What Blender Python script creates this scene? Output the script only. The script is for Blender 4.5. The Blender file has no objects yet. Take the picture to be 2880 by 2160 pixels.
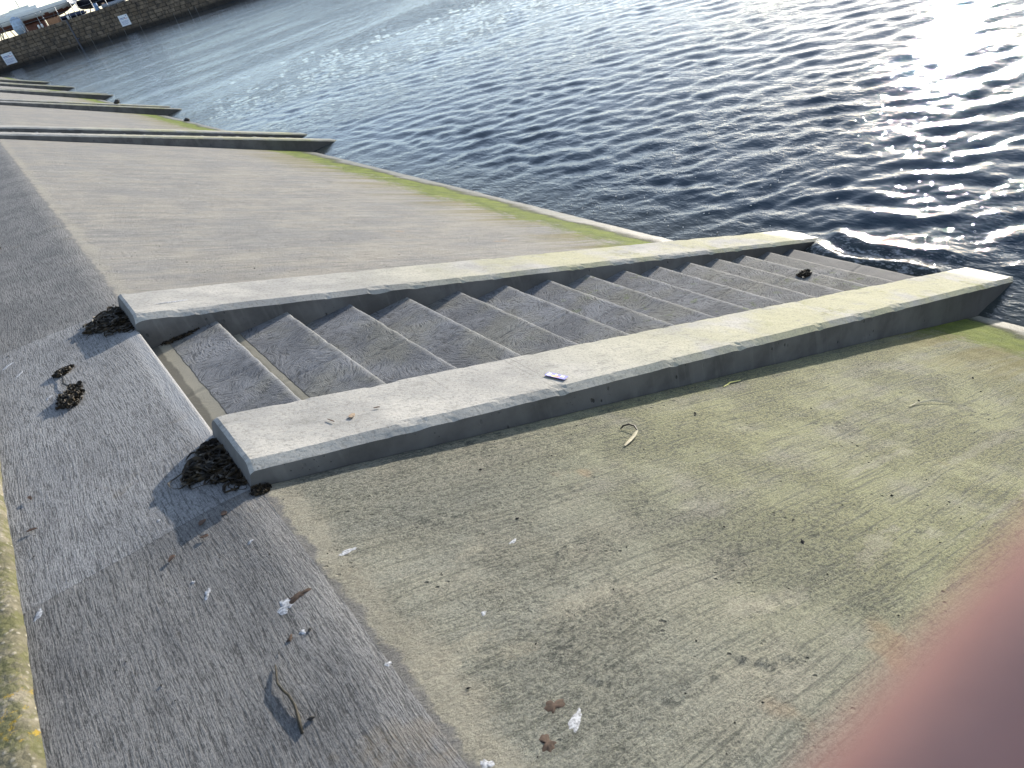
import bpy, math, random
import numpy as np
from mathutils import Vector, Matrix
random.seed(7); RNG = np.random.default_rng(7)
sc = bpy.context.scene
COL = sc.collection

# ------------------------------------------------------------------ camera
CAM = Vector((-0.073, -4.469, 1.565))
FW = Vector((0.385, 0.727, -0.568)).normalized()
RT = Vector((0.762, -0.598, -0.248)); RT = (RT - FW * RT.dot(FW)).normalized()
UP = RT.cross(FW).normalized()
cd = bpy.data.cameras.new('camera'); cam = bpy.data.objects.new('camera', cd); COL.objects.link(cam)
cam.matrix_world = Matrix(((RT.x, UP.x, -FW.x, CAM.x), (RT.y, UP.y, -FW.y, CAM.y), (RT.z, UP.z, -FW.z, CAM.z), (0, 0, 0, 1)))
cd.sensor_width = 36.0; cd.lens = 1969.0 / 2880.0 * 36.0
cd.clip_start = 0.004; cd.clip_end = 3000.0
cd.dof.use_dof = True; cd.dof.focus_distance = 5.0; cd.dof.aperture_fstop = 8.5
sc.camera = cam

# ------------------------------------------------------------------ light
SUN_AZ, SUN_EL = math.radians(24.0), math.radians(8.6)      # azimuth from +X towards +Y
wd = bpy.data.worlds.new('World'); sc.world = wd; wd.use_nodes = True
wn = wd.node_tree.nodes; sky = wn.new('ShaderNodeTexSky'); sky.sky_type = 'NISHITA'; sky.sun_disc = False
sky.sun_elevation = SUN_EL; sky.sun_rotation = math.radians(90) - SUN_AZ
sky.air_density = 0.75; sky.dust_density = 0.35; sky.ozone_density = 2.0
hs = wn.new('ShaderNodeHueSaturation'); hs.inputs['Saturation'].default_value = 0.68
wd.node_tree.links.new(sky.outputs[0], hs.inputs['Color']); wd.node_tree.links.new(hs.outputs[0], wn['Background'].inputs[0]); wn['Background'].inputs[1].default_value = 0.15
sl = bpy.data.lights.new('sun', 'SUN'); sl.energy = 2.5; sl.angle = math.radians(0.53); sl.color = (1.0, 0.92, 0.80)
so = bpy.data.objects.new('sun', sl); COL.objects.link(so)
sd = Vector((math.cos(SUN_AZ) * math.cos(SUN_EL), math.sin(SUN_AZ) * math.cos(SUN_EL), math.sin(SUN_EL)))
so.rotation_euler = sd.to_track_quat('Z', 'Y').to_euler(); so.location = (30, 12, 20)
sc.view_settings.view_transform = 'Standard'; sc.view_settings.look = 'None'
sc.view_settings.exposure = 1.3; sc.view_settings.gamma = 1.0; sc.view_settings.use_curve_mapping = False
sc.render.engine = 'CYCLES'
sc.cycles.use_denoising = True; sc.cycles.sample_clamp_indirect = 6.0
sc.cycles.max_bounces = 6; sc.cycles.caustics_reflective = False; sc.cycles.caustics_refractive = False

# ------------------------------------------------------------------ helpers
def tag(o, label=None, cat=None, group=None, kind=None):
    if label: o['label'] = label
    if cat: o['category'] = cat
    if group: o['group'] = group
    if kind: o['kind'] = kind
    return o
def mesh_obj(name, verts, faces, mats, parent=None, smooth=False, midx=None):
    me = bpy.data.meshes.new(name)
    if isinstance(verts, np.ndarray): verts = verts.tolist()
    if isinstance(faces, np.ndarray): faces = faces.tolist()
    me.from_pydata(verts, [], faces); me.update()
    for m in (mats if isinstance(mats, (list, tuple)) else [mats]): me.materials.append(m)
    if midx is not None: me.polygons.foreach_set('material_index', np.asarray(midx, dtype=np.int32))
    if smooth: me.polygons.foreach_set('use_smooth', np.ones(len(me.polygons), dtype=bool))
    o = bpy.data.objects.new(name, me); COL.objects.link(o)
    if parent: o.parent = parent
    return o
def fast_grid(name, X, Y, Z, mat, parent=None, smooth=True):
    """X, Y, Z: 2-D arrays (ny, nx)."""
    ny, nx = X.shape
    co = np.stack([X, Y, Z], -1).reshape(-1, 3).astype(np.float32)
    i = np.arange(ny * nx).reshape(ny, nx)
    f = np.stack([i[:-1, :-1], i[:-1, 1:], i[1:, 1:], i[1:, :-1]], -1).reshape(-1, 4).astype(np.int32)
    me = bpy.data.meshes.new(name)
    me.vertices.add(len(co)); me.vertices.foreach_set('co', co.ravel())
    me.loops.add(f.size); me.loops.foreach_set('vertex_index', f.ravel())
    me.polygons.add(len(f)); me.polygons.foreach_set('loop_start', np.arange(0, f.size, 4, dtype=np.int32))
    me.polygons.foreach_set('loop_total', np.full(len(f), 4, dtype=np.int32))
    if smooth: me.polygons.foreach_set('use_smooth', np.ones(len(f), dtype=bool))
    me.update(calc_edges=True); me.validate(); me.materials.append(mat)
    o = bpy.data.objects.new(name, me); COL.objects.link(o)
    if parent: o.parent = parent
    return o
def empty(name, loc=(0, 0, 0), parent=None):
    o = bpy.data.objects.new(name, None); COL.objects.link(o); o.location = loc; o.empty_display_size = 0.1
    if parent: o.parent = parent
    return o
def copy_tree(o, parent=None):
    c = o.copy(); COL.objects.link(c); c.parent = parent
    for ch in o.children: copy_tree(ch, c)
    return c
def vnoise(x, y, seed=0):
    x = np.asarray(x, float); y = np.asarray(y, float)
    xi = np.floor(x).astype(np.int64); yi = np.floor(y).astype(np.int64); fx = x - xi; fy = y - yi
    fx = fx * fx * (3 - 2 * fx); fy = fy * fy * (3 - 2 * fy)
    def h(a, b):
        n = (a * 374761393 + b * 668265263 + seed * 1442695041) & 0xFFFFFFFF
        n = ((n ^ (n >> 13)) * 1274126177) & 0xFFFFFFFF
        return ((n ^ (n >> 16)) & 0xFFFF) / 32767.5 - 1.0
    return (h(xi, yi) * (1 - fx) + h(xi + 1, yi) * fx) * (1 - fy) + (h(xi, yi + 1) * (1 - fx) + h(xi + 1, yi + 1) * fx) * fy
def fbm(x, y, seed=0, oct=4):
    s = 0; a = 1; t = 0
    for k in range(oct):
        s = s + a * vnoise(x * 2 ** k, y * 2 ** k, seed + k * 17); t += a; a *= .5
    return s / t
class Box:
    def __init__(s): s.v = []; s.f = []
    def add(s, vs, fs):
        n = len(s.v); s.v += [tuple(v) for v in vs]; s.f += [tuple(i + n for i in f) for f in fs]
    def box(s, x0, x1, y0, y1, z0, z1, M=None):
        vs = [Vector((x, y, z)) for z in (z0, z1) for y in (y0, y1) for x in (x0, x1)]
        if M: vs = [M @ v for v in vs]
        s.add(vs, [(0, 2, 3, 1), (4, 5, 7, 6), (0, 1, 5, 4), (2, 6, 7, 3), (0, 4, 6, 2), (1, 3, 7, 5)])
    def tube(s, pts, rad, n=8, cap=True):
        pts = [Vector(p) for p in pts]; rr = rad if isinstance(rad, (list, tuple)) else [rad] * len(pts)
        rings = []
        for i, p in enumerate(pts):
            t = (pts[min(i + 1, len(pts) - 1)] - pts[max(i - 1, 0)]).normalized()
            a = t.cross(Vector((0, 0, 1)));  a = a if a.length > .05 else t.cross(Vector((1, 0, 0)))
            a.normalize(); b = t.cross(a)
            rings.append([p + (a * math.cos(k * 2 * math.pi / n) + b * math.sin(k * 2 * math.pi / n)) * rr[i] for k in range(n)])
        vs = [v for r in rings for v in r]; fs = []
        for i in range(len(pts) - 1):
            for k in range(n):
                fs.append((i * n + k, i * n + (k + 1) % n, (i + 1) * n + (k + 1) % n, (i + 1) * n + k))
        if cap: fs += [tuple(range(n))[::-1], tuple(range((len(pts) - 1) * n, len(pts) * n))]
        s.add(vs, fs)
    def obj(s, name, mat, parent=None, smooth=False): return mesh_obj(name, s.v, s.f, mat, parent, smooth)

# ------------------------------------------------------------------ node helper
class NT:
    def __init__(s, name):
        s.m = bpy.data.materials.new(name); s.m.use_nodes = True; s.t = s.m.node_tree; s.n = s.t.nodes; s.l = s.t.links
        s.b = s.n['Principled BSDF']; s.out = s.n['Material Output']
    def N(s, ty, **kw):
        n = s.n.new(ty)
        for k, v in kw.items(): setattr(n, k, v)
        return n
    def link(s, a, b): s.l.new(a, b)
    def setin(s, sock, v):
        if hasattr(v, 'is_linked') or isinstance(v, bpy.types.NodeSocket): s.l.new(v, sock)
        elif isinstance(v, (tuple, list)):
            sock.default_value = tuple(v) + (1.0,) if len(v) == 3 and len(sock.default_value) == 4 else v
        else: sock.default_value = v
    def pos(s): return s.N('ShaderNodeNewGeometry').outputs['Position']
    def objc(s): return s.N('ShaderNodeTexCoord').outputs['Object']
    def map(s, v, scale=(1, 1, 1), loc=(0, 0, 0), rot=(0, 0, 0)):
        n = s.N('ShaderNodeMapping'); s.l.new(v, n.inputs[0])
        n.inputs['Scale'].default_value = scale; n.inputs['Location'].default_value = loc; n.inputs['Rotation'].default_value = rot
        return n.outputs[0]
    def noise(s, v, scale=1.0, detail=4.0, rough=.55, dist=0.0):
        n = s.N('ShaderNodeTexNoise'); s.l.new(v, n.inputs['Vector'])
        n.inputs['Scale'].default_value = scale; n.inputs['Detail'].default_value = detail
        n.inputs['Roughness'].default_value = rough; n.inputs['Distortion'].default_value = dist
        return n.outputs['Fac']
    def voro(s, v, scale=1.0, feature='F1', rand=1.0):
        n = s.N('ShaderNodeTexVoronoi', feature=feature); s.l.new(v, n.inputs['Vector'])
        n.inputs['Scale'].default_value = scale; n.inputs['Randomness'].default_value = rand
        return n.outputs['Distance']
    def ss(s, v, a, b, c=0.0, d=1.0):
        n = s.N('ShaderNodeMapRange', interpolation_type='SMOOTHSTEP'); s.setin(n.inputs[0], v)
        n.inputs[1].default_value = a; n.inputs[2].default_value = b; n.inputs[3].default_value = c; n.inputs[4].default_value = d
        return n.outputs[0]
    def math(s, op, a, b=0.0, clamp=False):
        n = s.N('ShaderNodeMath', operation=op); n.use_clamp = clamp; s.setin(n.inputs[0], a); s.setin(n.inputs[1], b); return n.outputs[0]
    def mul(s, a, b): return s.math('MULTIPLY', a, b)
    def add(s, a, b): return s.math('ADD', a, b)
    def mix(s, f, a, b, mode='MIX'):
        n = s.N('ShaderNodeMix', data_type='RGBA', blend_type=mode); s.setin(n.inputs[0], f); s.setin(n.inputs[6], a); s.setin(n.inputs[7], b); return n.outputs[2]
    def xyz(s, v):
        n = s.N('ShaderNodeSeparateXYZ'); s.l.new(v, n.inputs[0]); return n.outputs
    def comb(s, x, y, z):
        n = s.N('ShaderNodeCombineXYZ'); s.setin(n.inputs[0], x); s.setin(n.inputs[1], y); s.setin(n.inputs[2], z); return n.outputs[0]
    def bump(s, h, dist=.005, strength=1.0, normal=None):
        n = s.N('ShaderNodeBump'); s.l.new(h, n.inputs['Height']); n.inputs['Distance'].default_value = dist; n.inputs['Strength'].default_value = strength
        if normal: s.l.new(normal, n.inputs['Normal'])
        return n.outputs[0]
    def fin(s, col=None, rough=.85, normal=None, spec=.3, **kw):
        if col is not None: s.setin(s.b.inputs['Base Color'], col)
        s.setin(s.b.inputs['Roughness'], rough); s.b.inputs['Specular IOR Level'].default_value = spec
        if normal is not None: s.l.new(normal, s.b.inputs['Normal'])
        for k, v in kw.items(): s.setin(s.b.inputs[k.replace('_', ' ')], v)
        return s.m
def plain(name, col, rough=.6, spec=.4, nscale=8.0, var=.25, bump=0.0, **kw):
    t = NT(name); v = t.objc(); n = t.noise(v, nscale, 5)
    c2 = tuple(c * (1 - var) for c in col); c1 = tuple(min(1, c * (1 + var * .6)) for c in col)
    c = t.mix(t.ss(n, .3, .7), c1, c2)
    nm = t.bump(t.noise(v, nscale * 6, 4), bump) if bump else None
    return t.fin(c, rough, nm, spec, **kw)

# ------------------------------------------------------------------ constants of the place
SB, SA, ZA = 0.075, 0.4474, -0.0084          # fall of walkway, fall of slipway
ZW = -2.75                                    # water level
T, R, TF = 0.42, 0.17287, 0.0335              # tread, riser, fall of a tread
YN0, YN1 = -1.575, -2.085                     # near cheek wall faces
YF0, YF1 = 0.0, 0.56                          # far cheek wall faces
CS, CH = 0.4134, 0.1004                       # cheek wall slope, height of its top line at x = 0
BAY = 16.0
def ground(x):
    x = np.asarray(x, float); a = -SB * x; b = ZA - SA * x; k = .012
    m = np.minimum(a, b); return m - k * np.log(np.exp(-(a - m) / k) + np.exp(-(b - m) / k))

RUBBLE = ((1.13, -3.59, .13, .05, .016), (.98, -3.55, .06, .03, .012), (.87, -3.75, .12, .06, .016), (.80, -3.68, .05, .03, .018), (.42, -3.50, .10, .035, .013), (.62, -3.66, .16, .03, .011), (1.30, -3.72, .10, .04, .012), (.70, -2.98, .14, .05, .010), (1.05, -3.05, .16, .04, .010), (.95, -2.70, .10, .05, .008), (.45, -2.62, .16, .06, .009), (1.55, -3.40, .12, .04, .010), (.20, -3.40, .07, .03, .010))

# ------------------------------------------------------------------ materials of the setting
def mat_slipway():
    t = NT('slipway_concrete'); P = t.pos(); x, y, z = t.xyz(P)
    wob = t.noise(t.map(P, (.9, .9, 0)), 1.0, 3)
    Yw = t.add(y, t.mul(wob, .16)); Q = t.comb(x, Yw, 0.0)
    big = t.noise(P, .9, 4, .6); med = t.noise(P, 3.3, 5, .62)
    streak = t.noise(t.map(Q, (.35, 5.5, 1)), 1.0, 6, .6)
    streak2 = t.noise(t.map(Q, (1.1, 22, 1)), 1.0, 5, .6)
    broom = t.noise(t.map(Q, (2.6, 78, 1)), 1.0, 5, .66)
    grain = t.noise(P, 130, 5, .75); clod = t.noise(t.map(P, (1, 1.5, 1)), 48, 5, .74)
    near = t.ss(y, -1.2, -2.2)
    beige, grey, pale = (.375, .345, .30), (.27, .264, .258), (.465, .435, .385)
    c = t.mix(t.ss(t.add(t.mul(streak, .38), t.add(t.mul(big, .40), t.mul(med, .36))), .46, .68), beige, grey)
    c = t.mix(t.mul(t.ss(t.add(t.mul(streak2, .5), t.mul(med, .5)), .50, .66), .55), c, pale)
    c = t.mix(t.mul(t.ss(t.noise(t.map(P, (.8, 1.4, 1), (5, 2, 0)), 1.6, 5, .68), .52, .68), .28), c, (.21, .20, .19))
    # yellow-green bloom on the bay beside the steps
    bloom = t.mul(t.mul(near, t.ss(x, .3, 2.0)), t.ss(t.add(t.mul(med, .5), t.mul(streak, .6)), .36, .60))
    c = t.mix(t.mul(bloom, .66), c, (.40, .385, .185))
    gn = t.mul(near, t.ss(t.add(t.mul(x, -.25), t.add(med, -.1)), .05, .42))
    c = t.mix(t.mul(gn, .40), c, (.34, .335, .295))
    # rough open texture with dark dirt in the pores
    rough_zone = t.mul(t.ss(t.noise(P, 1.7, 5, .65), .40, .58, .40, 1.0), t.add(t.mul(near, .70), .30))
    dirt = t.mul(t.ss(clod, .505, .43), rough_zone)
    pits = t.mul(t.ss(t.voro(t.map(P, (1, 1.4, 1)), 21), .22, .10), t.ss(t.noise(P, 5, 3), .56, .66))
    c = t.mix(t.mul(dirt, .72), c, (.105, .108, .102))
    c = t.mix(t.mul(pits, .85), c, (.07, .07, .07))
    c = t.mix(t.mul(t.ss(broom, .48, .38), .66), c, (.14, .14, .125)); gk = t.add(t.mul(near, .65), .35)
    c = t.mix(t.mul(t.mul(t.ss(grain, .50, .38), .62), gk), c, (.115, .115, .105)); c = t.mix(t.mul(t.mul(t.ss(grain, .52, .64), .45), gk), c, (.50, .465, .38))
    ln = t.math('ABSOLUTE', t.add(t.noise(t.map(Q, (.7, 26, 1), (2, 0, 0)), 1.0, 4, .6), -.5))
    line = t.mul(t.mul(t.ss(ln, .022, .006), t.ss(t.noise(P, 3.1, 4, .65), .46, .60)), near); c = t.mix(t.mul(line, .22), c, (.09, .09, .085))
    rub = None
    for (px, py, rx, ry, am) in RUBBLE:
        e = t.add(t.math('POWER', t.mul(t.add(x, -px), .8 / rx), 2.0), t.math('POWER', t.mul(t.add(y, -py), .8 / ry), 2.0)); m = t.ss(e, 1.0, .1); rub = m if rub is None else t.math('MAXIMUM', rub, m)
    scab = t.mul(t.mul(t.ss(t.noise(t.map(P, (1, 1.5, 1)), 19, 5, .78), .47, .40), t.math('MAXIMUM', rub, t.ss(t.noise(t.map(P, (1, 1.6, 1), (4, 7, 0)), 1.5, 5, .62), .54, .64))), near); c = t.mix(t.mul(scab, .78), c, (.08, .083, .08))
    c = t.mix(t.mul(near, .40), c, t.mix(1.0, c, (.93, 1.0, .78), 'MULTIPLY'))
    # smeared smooth skim patches
    pn = t.mul(t.add(t.noise(t.map(P, (1, 1.7, 1)), 6.5, 5, .74), -.47), 4.6); patch = None
    for (px, py, rx, ry) in ((.17, -3.21, .13, .05), (.60, -3.23, .16, .055), (.32, -3.30, .06, .03), (1.12, -3.56, .17, .05), (.98, -3.52, .07, .05), (1.66, -3.57, .18, .055), (1.95, -3.66, .07, .04), (2.38, -3.21, .30, .03), (2.9, -3.4, .35, .022), (.45, -2.84, .08, .03), (2.45, -3.72, .4, .02)):
        e = t.math('SQRT', t.add(t.math('POWER', t.mul(t.add(x, -px), 1 / rx), 2.0), t.math('POWER', t.mul(t.add(y, -py), 1 / ry), 2.0)))
        m = t.ss(t.add(e, pn), 1.25, .65); patch = m if patch is None else t.math('MAXIMUM', patch, m)
    c = t.mix(t.mul(patch, t.ss(grain, .30, .60, .12, .52)), c, (.47, .435, .335))
    rust = t.mul(t.ss(t.noise(P, 2.2, 3), .70, .78), .35); c = t.mix(rust, c, (.40, .24, .13))
    mg = t.ss(t.add(x, t.mul(t.add(t.noise(t.map(P, (1, 1, 1)), 5.0, 6, .7), -.5), .22)), .17, .08); c = t.mix(t.mul(mg, t.add(t.mul(near, .35), .25)), c, (.42, .385, .30))
    mg2 = t.ss(t.add(x, t.mul(t.add(t.noise(P, 8.0, 4, .7), -.5), .14)), .045, .02); c = t.mix(t.mul(mg2, .85), c, (.20, .195, .19))
    # tidal growth
    wv = t.add(x, t.mul(t.add(t.noise(t.map(P, (1, .8, 1)), 1.3, 5, .65), -.5), .9))
    olive = t.mul(t.ss(wv, 3.7, 5.1), t.ss(streak, .40, .58)); c = t.mix(t.mul(olive, .8), c, (.235, .20, .075))
    gr = t.mul(t.mul(t.ss(wv, 4.5, 5.35), t.ss(wv, 5.88, 5.66)), t.ss(t.add(t.mul(t.noise(t.map(P, (1, .6, 1)), 9, 6, .75), .8), t.ss(wv, 4.6, 5.6, 0, .3)), .42, .62))
    c = t.mix(t.mul(gr, .95), c, t.mix(t.ss(med, .35, .65), (.20, .245, .034), (.115, .15, .024)))
    dk = t.mul(t.ss(wv, 5.62, 5.74), t.ss(wv, 5.98, 5.86)); c = t.mix(t.mul(dk, .75), c, (.045, .05, .035))
    wet = t.ss(wv, 5.70, 5.95); c = t.mix(t.mul(wet, .75), c, (.20, .195, .175))
    h = t.add(t.mul(broom, .60), t.add(t.mul(grain, .30), t.mul(t.mul(clod, rough_zone), 1.7)))
    h = t.add(h, t.mul(pits, -1.0))
    h = t.mul(h, t.add(t.mul(wet, -.55), 1.0))
    nm = t.bump(h, .019, 1.0)
    return t.fin(c, t.add(t.mul(wet, -.34), .88), nm, .28)
def mat_walkway(name, c1, c2, seed, pale=1.0):
    t = NT(name); P = t.pos(); x, y, z = t.xyz(P)
    wob = t.noise(t.map(P, (.7, .5, 0), (seed, 0, 0)), 1.0, 3)
    Q = t.comb(t.add(x, t.mul(wob, .14)), y, 0.0)
    broom = t.add(t.mul(t.noise(t.map(Q, (125, 8.0, 1)), 1.0, 4, .62), .6), t.mul(t.noise(t.map(Q, (230, 26, 1)), 1.0, 3, .65), .4)); br2 = t.noise(t.map(Q, (22, 2.2, 1)), 1.0, 6, .7)
    med = t.noise(P, 2.6, 5, .6); grain = t.noise(t.map(P, (1, .6, 1)), 150, 5, .78); clod = t.noise(t.map(P, (1, .55, 1)), 52, 5, .75)
    c = t.mix(t.ss(t.add(t.mul(med, .6), t.mul(br2, .45)), .42, .64), c1, c2)
    c = t.mix(t.mul(t.ss(broom, .51, .42), .72), c, tuple(v * .30 for v in c2))
    c = t.mix(t.mul(t.ss(clod, .42, .34), .28), c, tuple(v * .35 for v in c2))
    c = t.mix(t.mul(t.ss(grain, .49, .37), .6), c, tuple(v * .36 for v in c2)); c = t.mix(t.mul(t.ss(grain, .53, .65), .4), c, tuple(min(1, v * 1.6) for v in c1))
    c = t.mix(t.mul(t.ss(t.noise(t.map(P, (1, 1, 1), (9, seed, 0)), 2.2, 5, .65), .62, .70), .30), c, (.27, .21, .13))
    # paler trowelled margin along the arris above the slope
    edge = t.mul(t.ss(t.add(x, t.mul(t.noise(P, 6, 3), .05)), -.085, -.02), pale)
    c = t.mix(t.mul(edge, .55), c, tuple(min(1, v * 1.25) for v in c1))
    h = t.add(t.mul(broom, .95), t.add(t.mul(grain, .25), t.mul(clod, .40))); h = t.mul(h, t.add(t.mul(edge, -.5), 1))
    return t.fin(c, .85, t.bump(h, .020), .28)
def mat_tread():
    t = NT('tread_concrete'); P = t.objc(); x, y, z = t.xyz(P)
    def strokes(cs, off):
        q = t.map(P, (1, 1, 0), off); vo = t.N('ShaderNodeTexVoronoi', feature='F1'); t.link(q, vo.inputs['Vector']); vo.inputs['Scale'].default_value = cs
        d = t.N('ShaderNodeVectorMath', operation='SUBTRACT'); t.link(q, d.inputs[0]); t.link(vo.outputs['Position'], d.inputs[1])
        vr = t.N('ShaderNodeVectorRotate', rotation_type='Z_AXIS'); t.link(d.outputs[0], vr.inputs['Vector'])
        sc_ = t.N('ShaderNodeSeparateColor'); t.link(vo.outputs['Color'], sc_.inputs[0]); t.link(t.mul(sc_.outputs[0], 6.283), vr.inputs['Angle'])
        # bent strokes: radius about a centre set off from the cell
        rx, ry, rz = t.xyz(vr.outputs[0]); ang = t.math('ARCTAN2', ry, t.add(rx, .28)); rad = t.math('SQRT', t.add(t.mul(ry, ry), t.math('POWER', t.add(rx, .28), 2.0)))
        return t.noise(t.comb(t.mul(rad, 70), t.mul(ang, 4.2), t.mul(sc_.outputs[1], 50)), 1.0, 5, .70, .2)
    s1, s2 = strokes(3.2, (0, 0, 0)), strokes(4.1, (3.7, 1.9, 0)); sel = t.ss(t.noise(P, 5, 4, .65), .44, .56)
    hair = t.add(t.mul(s1, sel), t.mul(s2, t.add(t.mul(sel, -1), 1)))
    med = t.noise(P, 3.2, 5, .6); grain = t.noise(P, 120, 4, .7)
    low = t.ss(x, 3.0, 5.4)
    c = t.mix(t.ss(med, .36, .62), (.235, .24, .252), (.145, .15, .162))
    c = t.mix(t.mul(t.ss(t.noise(P, 2.0, 4), .45, .62), .35), c, (.26, .245, .17))
    c = t.mix(t.mul(low, .4), c, (.28, .26, .215))
    c = t.mix(t.mul(t.ss(hair, .49, .39), .68), c, (.050, .053, .054)); c = t.mix(t.mul(t.ss(hair, .56, .66), .14), c, (.33, .335, .34))
    c = t.mix(t.mul(t.mul(low, t.ss(t.noise(P, 3.0, 5, .65), .48, .60)), .55), c, (.10, .10, .085))
    # smooth pale strip cast against the riser, dirty right in the angle
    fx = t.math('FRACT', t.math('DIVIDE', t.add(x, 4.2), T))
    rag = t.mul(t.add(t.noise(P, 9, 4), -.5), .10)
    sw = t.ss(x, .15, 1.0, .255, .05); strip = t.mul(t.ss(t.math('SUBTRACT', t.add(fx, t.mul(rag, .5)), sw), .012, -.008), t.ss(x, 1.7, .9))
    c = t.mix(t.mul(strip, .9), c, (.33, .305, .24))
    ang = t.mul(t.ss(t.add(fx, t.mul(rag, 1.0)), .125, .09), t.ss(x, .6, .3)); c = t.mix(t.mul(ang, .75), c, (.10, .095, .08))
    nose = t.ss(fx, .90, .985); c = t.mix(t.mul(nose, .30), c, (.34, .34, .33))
    alg = t.mul(t.mul(t.ss(x, 1.5, 3.2), t.ss(t.noise(P, 7, 5, .7), .58, .68)), .55); c = t.mix(alg, c, (.13, .17, .05))
    wet = t.ss(t.add(z, t.mul(t.add(t.noise(P, 2.5, 3), -.5), .25)), -2.36, -2.52)
    c = t.mix(t.mul(wet, .85), c, (.060, .066, .078))
    h = t.mul(t.add(t.mul(hair, 1.0), t.mul(grain, .15)), t.add(t.mul(t.math('MAXIMUM', strip, t.mul(nose, .7)), -.8), 1)); h = t.mul(h, t.add(t.mul(wet, -.88), 1))
    return t.fin(c, t.add(t.mul(wet, -.10), .82), t.bump(h, .012), .25)
def mat_cheek(side):
    t = NT('cheek_side_concrete' if side else 'cheek_top_concrete'); P = t.objc(); x, y, z = t.xyz(P)
    med = t.noise(P, 2.4, 5, .6); fine = t.noise(P, 60, 5, .7); low = t.ss(x, .9, 3.6)
    if side:
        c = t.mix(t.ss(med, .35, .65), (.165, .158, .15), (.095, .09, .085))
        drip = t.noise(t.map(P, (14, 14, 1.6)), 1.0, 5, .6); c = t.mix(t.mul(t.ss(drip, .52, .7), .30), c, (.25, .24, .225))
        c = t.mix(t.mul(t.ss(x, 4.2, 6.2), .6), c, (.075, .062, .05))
        holes = t.mul(t.ss(t.voro(t.map(P, (1, 1, .6)), 17), .17, .09), t.ss(t.noise(P, 3.5, 3), .50, .60))
        holes = t.math('MAXIMUM', holes, t.mul(t.ss(t.voro(P, 48), .16, .08), t.ss(t.noise(P, 6, 2), .52, .6)))
        c = t.mix(t.mul(holes, .85), c, (.03, .03, .03))
        h = t.add(t.mul(fine, .12), t.mul(holes, -.8)); return t.fin(c, .7, t.bump(h, .006), .35)
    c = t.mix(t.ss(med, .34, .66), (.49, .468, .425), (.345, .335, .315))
    c = t.mix(t.mul(low, t.mul(t.ss(t.noise(P, 1.9, 5, .6), .34, .56), .75)), c, (.46, .435, .245))
    c = t.mix(t.mul(t.ss(t.noise(t.map(P, (1.3, 4, 1)), 4.0, 6, .7), .54, .68), .55), c, (.24, .235, .215)); c = t.mix(t.mul(t.ss(fine, .50, .38), .45), c, (.19, .18, .16))
    alg = t.mul(t.ss(x, 2.4, 4.6), t.ss(t.noise(P, 3.0, 6, .72), .56, .66)); c = t.mix(t.mul(alg, .6), c, (.20, .205, .055))
    speck = t.ss(t.voro(P, 33), .14, .08); speck = t.mul(speck, t.ss(t.noise(P, 5, 2), .52, .6)); c = t.mix(t.mul(speck, .6), c, (.12, .10, .08))
    wet = t.ss(t.add(z, t.mul(t.add(t.noise(P, 2.5, 3), -.5), .2)), -2.50, -2.66); c = t.mix(t.mul(wet, .6), c, (.22, .20, .16))
    for lx in (.985, 1.43, 1.47):
        ln_ = t.mul(t.ss(t.math('ABSOLUTE', t.add(t.add(x, -lx), t.mul(t.add(t.noise(P, 12, 4, .7), -.5), .03))), .006, .002), t.mul(t.ss(y, -1.5, -1.55), t.ss(t.noise(P, 4, 2), .40, .50))); c = t.mix(t.mul(ln_, .45), c, (.20, .19, .17))
    rip = t.noise(t.map(P, (9, 30, 1)), 1.0, 5, .65); h = t.add(t.mul(fine, .25), t.mul(rip, .4))
    return t.fin(c, t.add(t.mul(wet, -.35), .85), t.bump(h, .010), .28)
def mat_seawall():
    t = NT('lichen_seawall'); P = t.pos(); x, y, z = t.xyz(P)
    med = t.noise(P, 7, 5, .6); agg = t.voro(P, 42); lich = t.noise(P, 11, 6, .7)
    c = t.mix(t.ss(med, .36, .62), (.27, .24, .175), (.15, .138, .088))
    c = t.mix(t.mul(t.ss(agg, .35, .15), .5), c, (.50, .46, .38))
    c = t.mix(t.mul(t.ss(lich, .47, .57), .75), c, (.135, .135, .055))
    yel = t.mul(t.ss(t.noise(P, 16, 5, .7), .56, .62), t.ss(t.add(y, t.mul(med, .5)), -2.0, -2.35)); c = t.mix(t.mul(yel, .85), c, (.40, .27, .035))
    h = t.add(t.mul(agg, -.6), t.mul(t.noise(P, 60, 5, .7), .6)); return t.fin(c, .9, t.bump(h, .010), .25)
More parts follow.
